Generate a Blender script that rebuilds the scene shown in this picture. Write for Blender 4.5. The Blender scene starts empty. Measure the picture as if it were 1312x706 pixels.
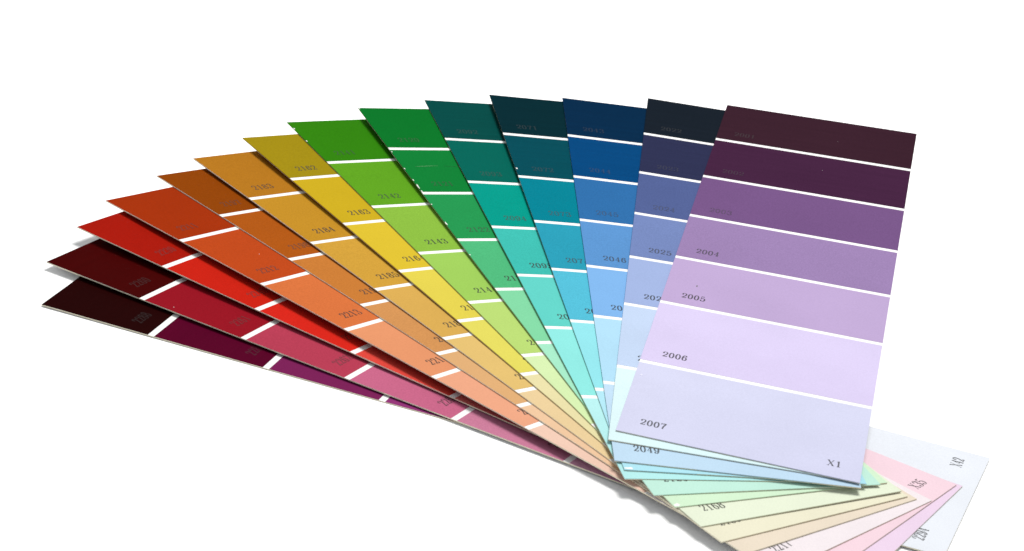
import bpy, math, random
from mathutils import Matrix, Vector

CM = 0.01                                   # all card measures below are in centimetres
random.seed(7)
scene = bpy.context.scene
col = scene.collection

# ------------------------------------------------------------------ camera
cam_data = bpy.data.cameras.new('camera')
cam = bpy.data.objects.new('camera', cam_data)
col.objects.link(cam)
scene.camera = cam
CAM_POS = Vector((-2.066814, -63.106999, 27.58762))
CAM_R = Vector((0.989052, 0.057438, 0.135932))
CAM_U = Vector((-0.147569, 0.384968, 0.911056))
CAM_F = Vector((0.0, 0.921141, -0.389229))
m = Matrix((CAM_R, CAM_U, -CAM_F)).transposed().to_4x4()
m.translation = CAM_POS * CM
cam.matrix_world = m
F_PX, C_X, C_Y = 3700.15, 646.63, 351.29    # focal length and optical centre for a 1312 x 706 picture
cam_data.sensor_width = 36.0
cam_data.lens = F_PX / 1312.0 * 36.0
cam_data.shift_x = -(C_X - 656.0) / 1312.0
cam_data.shift_y = (C_Y - 353.0) / 1312.0
cam_data.dof.use_dof = True
cam_data.dof.focus_distance = 0.70
cam_data.dof.aperture_fstop = 64.0
cam_data.clip_start = 0.01
cam_data.clip_end = 50.0

# ------------------------------------------------------------------ world and lamps (white studio)
world = bpy.data.worlds.new('World')
scene.world = world
world.use_nodes = True
bg = world.node_tree.nodes['Background']
bg.inputs['Color'].default_value = (0.95, 0.98, 1.0, 1)
bg.inputs['Strength'].default_value = 0.46


def area_lamp(name, loc, target, size, power, color):
    ld = bpy.data.lights.new(name, 'AREA')
    ld.shape = 'DISK'
    ld.size = size
    ld.energy = power
    ld.color = color
    o = bpy.data.objects.new(name, ld)
    col.objects.link(o)
    o.location = loc
    d = Vector(target) - Vector(loc)
    o.rotation_euler = d.to_track_quat('-Z', 'Y').to_euler()
    return o


area_lamp('softbox_lamp', (0.22, 0.74, 1.33), (0.0, 0.0, 0.0), 0.7, 31.0, (1.0, 0.985, 0.96))

vs = scene.view_settings
vs.view_transform = 'Standard'
vs.look = 'None'
vs.exposure = 0.0
vs.gamma = 1.0
vs.use_curve_mapping = False


# ------------------------------------------------------------------ helpers
def lin(c):
    c = c / 255.0
    return c / 12.92 if c <= 0.04045 else ((c + 0.055) / 1.055) ** 2.4


def make_mat(name, rgb, rough=0.5, spec=0.35, grain=0.06, bump=0.03, grain_scale=2600.0, blotch=0.03, ior=1.45, streak=0.0):
    """Painted paper: base colour with fine grain, faint blotches and a tooth."""
    mt = bpy.data.materials.new(name)
    mt.use_nodes = True
    nt = mt.node_tree
    b = nt.nodes['Principled BSDF']
    b.inputs['Roughness'].default_value = rough
    b.inputs['Specular IOR Level'].default_value = spec
    b.inputs['IOR'].default_value = ior
    tc = nt.nodes.new('ShaderNodeTexCoord')
    n1 = nt.nodes.new('ShaderNodeTexNoise')
    n1.inputs['Scale'].default_value = grain_scale
    n1.inputs['Detail'].default_value = 2.0
    n2 = nt.nodes.new('ShaderNodeTexNoise')
    n2.inputs['Scale'].default_value = 45.0
    n2.inputs['Detail'].default_value = 4.0
    nt.links.new(tc.outputs['Object'], n1.inputs['Vector'])
    nt.links.new(tc.outputs['Object'], n2.inputs['Vector'])
    r1 = nt.nodes.new('ShaderNodeMapRange')
    r1.inputs['From Min'].default_value = 0.25
    r1.inputs['From Max'].default_value = 0.75
    r1.inputs['To Min'].default_value = 1.0 - grain
    r1.inputs['To Max'].default_value = 1.0 + grain
    nt.links.new(n1.outputs['Fac'], r1.inputs['Value'])
    r2 = nt.nodes.new('ShaderNodeMapRange')
    r2.inputs['From Min'].default_value = 0.3
    r2.inputs['From Max'].default_value = 0.7
    r2.inputs['To Min'].default_value = 1.0 - blotch
    r2.inputs['To Max'].default_value = 1.0 + blotch
    nt.links.new(n2.outputs['Fac'], r2.inputs['Value'])
    mu = nt.nodes.new('ShaderNodeMath')
    mu.operation = 'MULTIPLY'
    nt.links.new(r1.outputs['Result'], mu.inputs[0])
    nt.links.new(r2.outputs['Result'], mu.inputs[1])
    if streak:                                   # fine brush lines across the card
        mp = nt.nodes.new('ShaderNodeMapping')
        mp.inputs['Scale'].default_value = (1.0, 0.03, 1.0)
        n3 = nt.nodes.new('ShaderNodeTexNoise')
        n3.inputs['Scale'].default_value = 900.0
        n3.inputs['Detail'].default_value = 3.0
        nt.links.new(tc.outputs['Object'], mp.inputs['Vector'])
        nt.links.new(mp.outputs['Vector'], n3.inputs['Vector'])
        r3 = nt.nodes.new('ShaderNodeMapRange')
        r3.inputs['From Min'].default_value = 0.3
        r3.inputs['From Max'].default_value = 0.7
        r3.inputs['To Min'].default_value = 1.0 - streak
        r3.inputs['To Max'].default_value = 1.0 + streak
        nt.links.new(n3.outputs['Fac'], r3.inputs['Value'])
        mu2 = nt.nodes.new('ShaderNodeMath')
        mu2.operation = 'MULTIPLY'
        nt.links.new(mu.outputs['Value'], mu2.inputs[0])
        nt.links.new(r3.outputs['Result'], mu2.inputs[1])
        mu = mu2
    vm = nt.nodes.new('ShaderNodeVectorMath')
    vm.operation = 'SCALE'
    vm.inputs[0].default_value = rgb
    nt.links.new(mu.outputs['Value'], vm.inputs['Scale'])
    nt.links.new(vm.outputs['Vector'], b.inputs['Base Color'])
    if bump:
        bp = nt.nodes.new('ShaderNodeBump')
        bp.inputs['Strength'].default_value = bump
        bp.inputs['Distance'].default_value = 0.00005
        nt.links.new(n1.outputs['Fac'], bp.inputs['Height'])
        nt.links.new(bp.outputs['Normal'], b.inputs['Normal'])
    return mt


def mesh_obj(name, verts, faces, mat, parent=None, smooth=False):
    me = bpy.data.meshes.new(name)
    me.from_pydata([(x * CM, y * CM, z * CM) for x, y, z in verts], [], faces)
    me.update()
    me.materials.append(mat)
    if smooth:
        for p in me.polygons:
            p.use_smooth = True
    o = bpy.data.objects.new(name, me)
    col.objects.link(o)
    if parent is not None:
        o.parent = parent
    return o


# ------------------------------------------------------------------ the surface
def slab(name, x0, x1, y0, y1, z0, z1, mat):
    v = [(x0, y0, z0), (x1, y0, z0), (x1, y1, z0), (x0, y1, z0), (x0, y0, z1), (x1, y0, z1), (x1, y1, z1), (x0, y1, z1)]
    f = [(3, 2, 1, 0), (4, 5, 6, 7), (0, 1, 5, 4), (1, 2, 6, 5), (2, 3, 7, 6), (3, 0, 4, 7)]
    return mesh_obj(name, v, f, mat)


table_mat = make_mat('white_table_paper', (0.95, 0.95, 0.95), rough=0.9, spec=0.05, grain=0.01, bump=0.0, blotch=0.005)
tabletop = slab('white_tabletop', -140, 140, -120, 140, -2.0, 0.0198, table_mat)
tabletop['kind'] = 'structure'

# ------------------------------------------------------------------ the cards
L = 21.0
W = 5.3456
GAPS = [0.0, 2.742, 5.562, 8.346, 11.119, 13.92, 17.339, 21.0]   # centres of the white lines, from the dark end
GAP_W = 0.15
THICK = 0.024
FILM = 0.0028
# x, y of the front left corner, heading, height there, slope, bend, roll, twist
POSE = [
    (0.8036, -6.8121, 1.4453, 0.5688, 0.4571, 0.0929, -0.0119, 0.0515),
    (0.6574, -7.2435, 1.5458, 0.5295, 0.4826, 0.0523, -0.0092, 0.0077),
    (0.8213, -8.1023, 1.6674, 0.4791, 0.4971, 0.0570, -0.0066, -0.0020),
    (1.0442, -8.3939, 1.7751, 0.4413, 0.5009, 0.0868, -0.0037, -0.0120),
    (1.0658, -8.7335, 1.8608, 0.4047, 0.5238, -0.0541, -0.0023, -0.0089),
    (1.6962, -9.2306, 1.9786, 0.3715, 0.3682, 0.1122, -0.0023, -0.0089),
    (2.1427, -9.5715, 2.0949, 0.3390, 0.3535, -0.0102, -0.0028, -0.0033),
    (2.6914, -10.1815, 2.1804, 0.2995, 0.3389, 0.0232, -0.0024, -0.0104),
    (3.1168, -10.6519, 2.2678, 0.2588, 0.4032, -0.1461, -0.0048, -0.0049),
    (3.5953, -10.9423, 2.3437, 0.2166, 0.4555, -0.2277, -0.0035, -0.0180),
    (4.4081, -11.2790, 2.4640, 0.1669, 0.4639, -0.1380, 0.0004, -0.0366),
    (5.6146, -10.6717, 2.5952, 0.1395, -0.1334, 0.3904, 0.0010, -0.0135),
    (6.1742, -10.8710, 2.6847, 0.1123, -0.1360, 0.2215, 0.0006, -0.0082),
    (7.8414, -9.5016, 2.8623, 0.0904, -0.1612, 0.1409, -0.0016, 0.0030),
]
COL = [
    [(64, 42, 52), (74, 45, 70), (122, 90, 138), (160, 134, 182), (196, 173, 216), (225, 213, 248), (220, 221, 247)],
    [(36, 42, 50), (54, 57, 86), (88, 102, 152), (122, 140, 192), (166, 184, 228), (202, 220, 248), (228, 252, 255)],
    [(8, 50, 78), (12, 76, 128), (56, 114, 173), (98, 153, 212), (134, 186, 240), (184, 228, 252), (200, 228, 250)],
    [(4, 50, 57), (0, 80, 92), (0, 134, 152), (52, 162, 188), (90, 194, 220), (154, 234, 242), (184, 236, 250)],
    [(14, 78, 74), (0, 104, 92), (0, 158, 142), (70, 194, 182), (104, 214, 203), (150, 238, 232), (190, 244, 244)],
    [(26, 118, 48), (30, 130, 60), (46, 154, 86), (86, 190, 130), (136, 220, 170), (172, 238, 206), (202, 244, 228)],
    [(56, 132, 28), (100, 166, 42), (144, 192, 72), (164, 210, 98), (190, 222, 122), (220, 244, 184), (220, 248, 216)],
    [(164, 142, 32), (208, 176, 42), (226, 196, 58), (232, 214, 86), (232, 222, 102), (238, 228, 176), (240, 248, 224)],
    [(184, 122, 40), (200, 146, 48), (214, 164, 66), (222, 176, 90), (232, 196, 120), (240, 212, 162), (244, 240, 214)],
    [(148, 72, 22), (180, 92, 32), (206, 128, 60), (216, 152, 92), (228, 178, 124), (244, 204, 166), (242, 228, 208)],
    [(168, 56, 24), (196, 78, 36), (222, 120, 68), (236, 156, 112), (242, 172, 138), (246, 208, 188), (250, 240, 244)],
    [(172, 34, 24), (208, 42, 30), (222, 46, 36), (230, 78, 68), (232, 120, 115), (240, 170, 170), (250, 220, 231)],
    [(72, 8, 8), (156, 30, 42), (188, 67, 90), (206, 108, 142), (208, 130, 160), (226, 164, 194), (243, 219, 242)],
    [(42, 4, 6), (92, 14, 44), (128, 40, 92), (150, 58, 122), (182, 112, 162), (212, 172, 206), (240, 244, 252)],
]
CODE = [1, 4, 7, 11, 14, 18, 21, 24, 27, 29, 31, 35, 38, 42]
LABELS = [
    'topmost paint swatch card, plum fading to pale lilac, numbered 2001 to 2007 and marked X1',
    'slate navy to periwinkle swatch card directly under the purple card, starting at 2022',
    'navy to sky blue swatch card starting at 2043, with 2049 showing below the purple card',
    'dark petrol to cyan swatch card starting at 2071, left of the navy blue card',
    'bottle green to aqua swatch card starting at 2092, right of the leaf green card',
    'leaf green to mint swatch card with white chips along its edge, starting at 2120',
    'grass green to pale lime swatch card starting at 2141, right of the yellow card',
    'olive gold to lemon yellow swatch card starting at 2162, ending in cream at 2168',
    'ochre to sand swatch card starting at 2183, just left of the yellow card',
    'rust brown to peach swatch card between the ochre card and the red orange card',
    'brick red orange to pale salmon swatch card starting at 2211, above the bright red card',
    'bright red to pink swatch card with X35 on its pink end',
    'dark crimson to rose swatch card, second from the bottom of the fan',
    'bottom swatch card, blackish maroon and purple, with pale end marked X42 and 2294',
]
K_ALB = 0.70       # displayed value of a surface -> its reflectance under this light

HAZE = [0.0065 - 0.0003 * i for i in range(14)]     # sheen of the satin paint, not part of its own colour
stock_mat = make_mat('white_card_stock', (0.76, 0.755, 0.745), rough=0.7, spec=0.2, grain=0.02, bump=0.02)
core_mat = make_mat('card_core', (0.72, 0.66, 0.50), rough=0.8, spec=0.1, grain=0.08, bump=0.03)
chip_mat = make_mat('bare_paper', (0.76, 0.75, 0.72), rough=0.8, spec=0.1, grain=0.05, bump=0.03)
grey_mat = make_mat('smudge_grey', (0.18, 0.16, 0.19), rough=0.7, spec=0.1, grain=0.05, bump=0.0)
pale_smudge_mat = make_mat('smudge_pale', (0.58, 0.58, 0.72), rough=0.7, spec=0.1, grain=0.05, bump=0.0)

# ---- numerals drawn as pen strokes with thick stems and hairlines (unit box, x right, y up)
def ellipse(cx, cy, rx, ry, n=20):
    return [(cx + rx * math.cos(2 * math.pi * i / n), cy + ry * math.sin(2 * math.pi * i / n)) for i in range(n + 1)]


def smooth_path(p, n=5):
    out = []
    for i in range(len(p) - 1):
        p0 = p[max(i - 1, 0)]; p1 = p[i]; p2 = p[i + 1]; p3 = p[min(i + 2, len(p) - 1)]
        for k in range(n):
            t = k / n
            out.append(tuple(0.5 * (2 * p1[a] + (p2[a] - p0[a]) * t + (2 * p0[a] - 5 * p1[a] + 4 * p2[a] - p3[a]) * t * t
                                    + (3 * p1[a] - p0[a] - 3 * p2[a] + p3[a]) * t ** 3) for a in (0, 1)))
    out.append(p[-1])
    return out


SIX = [('p', ellipse(.5, .31, .36, .31)), ('c', [(.14, .34), (.19, .66), (.36, .91), (.6, .99), (.8, .92), (.84, .8)]), ('b', (.78, .8))]
GLYPH = {
    '0': [('p', ellipse(.5, .5, .38, .5))],
    '1': [('l', [(.52, 0), (.52, 1)], 1), ('l', [(.52, .98), (.22, .84)], .5), ('l', [(.2, .02), (.84, .02)], .3)],
    '2': [('b', (.2, .74)), ('c', [(.13, .74), (.24, .93), (.5, 1), (.8, .92), (.87, .73), (.72, .5), (.42, .28), (.12, .05)]),
          ('l', [(.12, .06), (.42, .1), (.72, .05), (.86, .08)], .75), ('l', [(.86, .05), (.92, .26)], .4)],
    '3': [('b', (.2, .8)), ('c', [(.13, .8), (.28, .96), (.52, 1), (.8, .92), (.84, .75), (.72, .59), (.42, .53)]),
          ('c', [(.42, .53), (.76, .48), (.92, .28), (.8, .07), (.5, 0), (.24, .05), (.12, .2)]), ('b', (.19, .21))],
    '4': [('l', [(.66, 0), (.66, 1)], 1), ('l', [(.66, .98), (.06, .3)], .35), ('l', [(.04, .3), (.97, .3)], .3), ('l', [(.42, .02), (.92, .02)], .3)],
    '5': [('l', [(.2, .95), (.82, .97)], .8), ('l', [(.21, .98), (.18, .5)], .35),
          ('c', [(.18, .5), (.36, .6), (.6, .62), (.86, .5), (.9, .28), (.76, .07), (.48, 0), (.22, .05), (.11, .2)]), ('b', (.19, .21))],
    '6': SIX,
    '7': [('l', [(.1, .93), (.4, .9), (.7, .95), (.93, .93)], .8), ('l', [(.1, .74), (.12, .98)], .4),
          ('l', [(.93, .95), (.66, .6), (.5, .3), (.45, 0)], .9)],
    '8': [('p', ellipse(.5, .76, .31, .24)), ('p', ellipse(.5, .27, .39, .27))],
    'X': [('l', [(.14, .98), (.86, .02)], 1), ('l', [(.86, .98), (.14, .02)], .35), ('l', [(0, .98), (.34, .98)], .3),
          ('l', [(.68, .98), (1, .98)], .3), ('l', [(0, .02), (.32, .02)], .3), ('l', [(.66, .02), (1, .02)], .3)],
}
GLYPH['9'] = [(k, (1 - a[0][0], 1 - a[0][1]) if k == 'b' else [(1 - x, 1 - y) for x, y in a[0]]) + tuple(a[1:]) for k, *a in SIX]
THICK_PEN, THIN_PEN = 0.036, 0.014


def glyph_polys(ch, gw, gh):
    """list of strokes, each a list of quads in centimetres"""
    strokes = []
    for st in GLYPH[ch]:
        kind = st[0]
        if kind == 'b':
            cx, cy = st[1][0] * gw, st[1][1] * gh
            ring = [(cx + .019 * math.cos(a * math.pi / 4), cy + .022 * math.sin(a * math.pi / 4)) for a in range(8)]
            strokes.append([ring])
            continue
        pts = st[1]
        if kind == 'c' or (kind == 'l' and len(pts) > 2):
            pts = smooth_path(pts)
        pts = [(x * gw, y * gh) for x, y in pts]
        left, right = [], []
        closed = kind == 'p'
        for i, (x, y) in enumerate(pts):
            if closed:
                a = pts[(i - 1) % (len(pts) - 1)]; b = pts[(i + 1) % (len(pts) - 1)]
            else:
                a = pts[max(i - 1, 0)]; b = pts[min(i + 1, len(pts) - 1)]
            tx, ty = b[0] - a[0], b[1] - a[1]
            n = math.hypot(tx, ty) or 1.0
            tx, ty = tx / n, ty / n
            if kind == 'l':
                w = THICK_PEN * st[2]
            else:
                w = THIN_PEN + (THICK_PEN - THIN_PEN) * abs(ty) ** 2.0
            left.append((x - ty * w / 2, y + tx * w / 2)); right.append((x + ty * w / 2, y - tx * w / 2))
        strokes.append([(right[i], right[i + 1], left[i + 1], left[i]) for i in range(len(pts) - 1)])
    return strokes


class Card:
    def __init__(self, k):
        self.x, self.y, self.yaw, self.z0, self.sl, self.cv, self.ro, self.tw = POSE[k]
        self.root = bpy.data.objects.new('paint_swatch_card', None)
        self.root.empty_display_size = 0.02
        col.objects.link(self.root)
        self.root.location = (self.x * CM, self.y * CM, self.z0 * CM)
        self.root.rotation_euler = (0, 0, self.yaw)

    def pt(self, s, t, up=0.0):
        """s cm from the dark end, t cm from the left edge -> local point"""
        r = L - s
        q = r / L
        return (r, -t, self.sl * q + self.cv * q * q + t * (self.ro + self.tw * q) + up)

    def sheet(self, name, s0, s1, t0, t1, top, bottom, mats, parent, edge=0.0, rng=None):
        """closed thin slab following the bend of the card"""
        ns = max(2, int(math.ceil((s1 - s0) / 0.35)))
        nt = 4
        v, f, mi = [], [], []
        for up in (top, bottom):
            for i in range(ns + 1):
                for j in range(nt + 1):
                    s = s0 + (s1 - s0) * i / ns
                    t = t0 + (t1 - t0) * j / nt
                    if rng and edge:
                        if j == 0: t += rng.uniform(0, edge)
                        if j == nt: t -= rng.uniform(0, edge)
                        if i == 0: s += rng.uniform(0, 3 * edge)
                        if i == ns: s -= rng.uniform(0, 3 * edge)
                    v.append(self.pt(s, t, up))
        n1 = (ns + 1) * (nt + 1)
        idx = lambda i, j: i * (nt + 1) + j
        for i in range(ns):
            for j in range(nt):
                a, b, c, d = idx(i, j), idx(i, j + 1), idx(i + 1, j + 1), idx(i + 1, j)
                f.append((a, d, c, b)); mi.append(0)
                f.append((a + n1, b + n1, c + n1, d + n1)); mi.append(0)
        for i in range(ns):
            for j, flip in ((0, 0), (nt, 1)):
                a, b = idx(i, j), idx(i + 1, j)
                f.append((a, a + n1, b + n1, b) if not flip else (a, b, b + n1, a + n1)); mi.append(1)
        for j in range(nt):
            for i, flip in ((0, 1), (ns, 0)):
                a, b = idx(i, j), idx(i, j + 1)
                f.append((a, a + n1, b + n1, b) if not flip else (a, b, b + n1, a + n1)); mi.append(1)
        o = mesh_obj(name, v, f, mats[0], parent)
        if len(mats) > 1:
            o.data.materials.append(mats[1])
            for p, k in zip(o.data.polygons, mi):
                p.material_index = k
        return o

    def text(self, name, txt, s_base, t_left, mat, parent, right=False):
        gw, gh, adv = 0.122, 0.265, 0.149
        gx = 0.16
        width = sum(gx + .03 if c == 'X' else adv for c in txt) - 0.025
        t = t_left - width if right else t_left
        v, f = [], []
        layer = 0
        for ch in txt:
            w = gx if ch == 'X' else gw
            for stroke in glyph_polys(ch, w, gh):
                up = FILM + 0.0012 + 0.0002 * (layer % 12)
                layer += 1
                for poly in stroke:
                    b = len(v)
                    v.extend(self.pt(s_base - y, t + x, up) for x, y in poly)
                    f.append(tuple(range(b, b + len(poly))))
            t += w + 0.027
        return mesh_obj(name, v, f, mat, parent)

    def blot(self, name, s, t, rs, rt, mat, parent, rng, ang=0.0, up=0.0025, n=9):
        ring = []
        for i in range(n):
            a = 2 * math.pi * i / n
            k = rng.uniform(0.6, 1.25)
            ds, dt = rs * k * math.cos(a), rt * k * math.sin(a)
            ring.append(self.pt(s + ds * math.cos(ang) - dt * math.sin(ang), t + ds * math.sin(ang) + dt * math.cos(ang), FILM + up))
        # top face plus a short skirt so that the flake has thickness
        m_ = len(ring)
        low = [(x, y, z - up * 0.9) for x, y, z in ring]
        faces = [tuple(range(m_ - 1, -1, -1))] + [(i, (i + 1) % m_, m_ + (i + 1) % m_, m_ + i) for i in range(m_)]
        return mesh_obj(name, ring + low, faces, mat, parent)


cards = []
for k in range(14):
    c = Card(k)
    rng = random.Random(100 + k)
    c.root['label'] = LABELS[k]
    c.root['category'] = 'swatch card'
    c.root['group'] = 'paint swatch cards spread in a fan'
    c.sheet('card_stock', 0.0, L, 0.0, W, 0.0, -THICK, (stock_mat, core_mat), c.root)
    c.panels = []
    first = 2001 + 7 * (CODE[k] - 1)
    for p in range(7):
        rgb = tuple(max(lin(x) * K_ALB - HAZE[k], 0.0012) for x in COL[k][p])
        lum = 0.3 * rgb[0] + 0.6 * rgb[1] + 0.1 * rgb[2]
        mat = make_mat('paint_%d' % (first + p), rgb, rough=0.5, spec=0.003, grain=0.10 if lum < 0.3 else 0.045, streak=0.05 if lum < 0.05 else 0.0)
        s0 = GAPS[p] + (GAP_W / 2 if p else 0.0 - 0.003)
        s1 = GAPS[p + 1] - (GAP_W / 2 if p < 6 else -0.003)
        wrap = (-0.003, -0.013) if k < 8 else (0.004, -0.004)      # the dark greens and blues are painted over the edge
        pan = c.sheet('colour_panel', s0, s1, wrap[0], W - wrap[0], FILM, wrap[1], (mat,), c.root, edge=0.0015, rng=rng)
        mix = min(max((lum - 0.02) / 0.22, 0.0), 1.0)
        ink = tuple((1 - mix) * (0.005 + 0.74 * x) + mix * (0.03 + 0.13 * x) for x in rgb)
        ink_mat = make_mat('ink_%d' % (first + p), ink, rough=0.45, spec=0.05, grain=0.1, bump=0.0)
        base = GAPS[p + 1] - 0.45 if p < 6 else 20.48
        c.text('printed_number', str(first + p), base, 0.45, ink_mat, pan)
        if p == 6:
            c.text('printed_code', 'X%d' % CODE[k], base + 0.03, W - 0.45, ink_mat, pan, right=True)
        c.panels.append(pan)
    cards.append(c)

# ------------------------------------------------------------------ wear seen in the photograph
rng = random.Random(5)
green = cards[5]
for s, ln in ((2.95, .03), (4.03, .05), (4.75, .06), (5.15, .16), (5.45, .06), (6.25, .04), (7.4, .14), (9.2, .04), (0.06, .04)):
    green.blot('edge_chip', s, 0.014, ln * 0.85, 0.017, chip_mat, green.root, rng)
for s, ln in ((0.45, .05), (1.3, .05)):
    cards[6].blot('edge_chip', s, 0.018, ln, 0.02, chip_mat, cards[6].root, rng)
cards[3].blot('edge_chip', 5.05, 0.03, 0.05, 0.025, chip_mat, cards[3].root, rng)
cards[3].blot('edge_chip', 20.93, 0.12, 0.05, 0.10, chip_mat, cards[3].root, rng)
cards[6].blot('edge_chip', 20.92, 0.10, 0.06, 0.08, chip_mat, cards[6].root, rng)
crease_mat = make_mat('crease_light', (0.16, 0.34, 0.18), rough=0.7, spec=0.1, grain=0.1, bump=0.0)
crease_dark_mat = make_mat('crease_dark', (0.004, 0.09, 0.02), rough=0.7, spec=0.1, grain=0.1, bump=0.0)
# crease across the second green panel
for j, (t0, t1) in enumerate(((0.35, 1.0), (1.15, 1.8))):
    v = []
    for t, w in ((t0, 0.003), ((t0 + t1) / 2, 0.008), (t1, 0.003)):
        s = 3.87 + 0.03 * math.sin(5 * t)
        v += [green.pt(s - w, t, FILM + .0025), green.pt(s + w, t, FILM + .0025)]
    mesh_obj('crease_mark', v, [(0, 1, 3, 2), (2, 3, 5, 4)], crease_mat if j == 0 else crease_dark_mat, green.root)
top = cards[0]
top.blot('ink_speck', 12.65, 0.73, 0.05, 0.026, grey_mat, top.root, rng)
top.blot('smudge', 18.05, 0.14, 0.05, 0.03, pale_smudge_mat, top.root, rng)
for s, t in ((1.54, 3.26), (3.78, 3.02)):
    top.blot('dust_speck', s, t, 0.009, 0.005, chip_mat, top.root, rng, n=6)
for k, s, t in ((10, 4.2, 1.2), (12, 3.5, 0.2)):
    cards[k].blot('dust_speck', s, t, 0.014, 0.009, chip_mat, cards[k].root, rng, n=6)
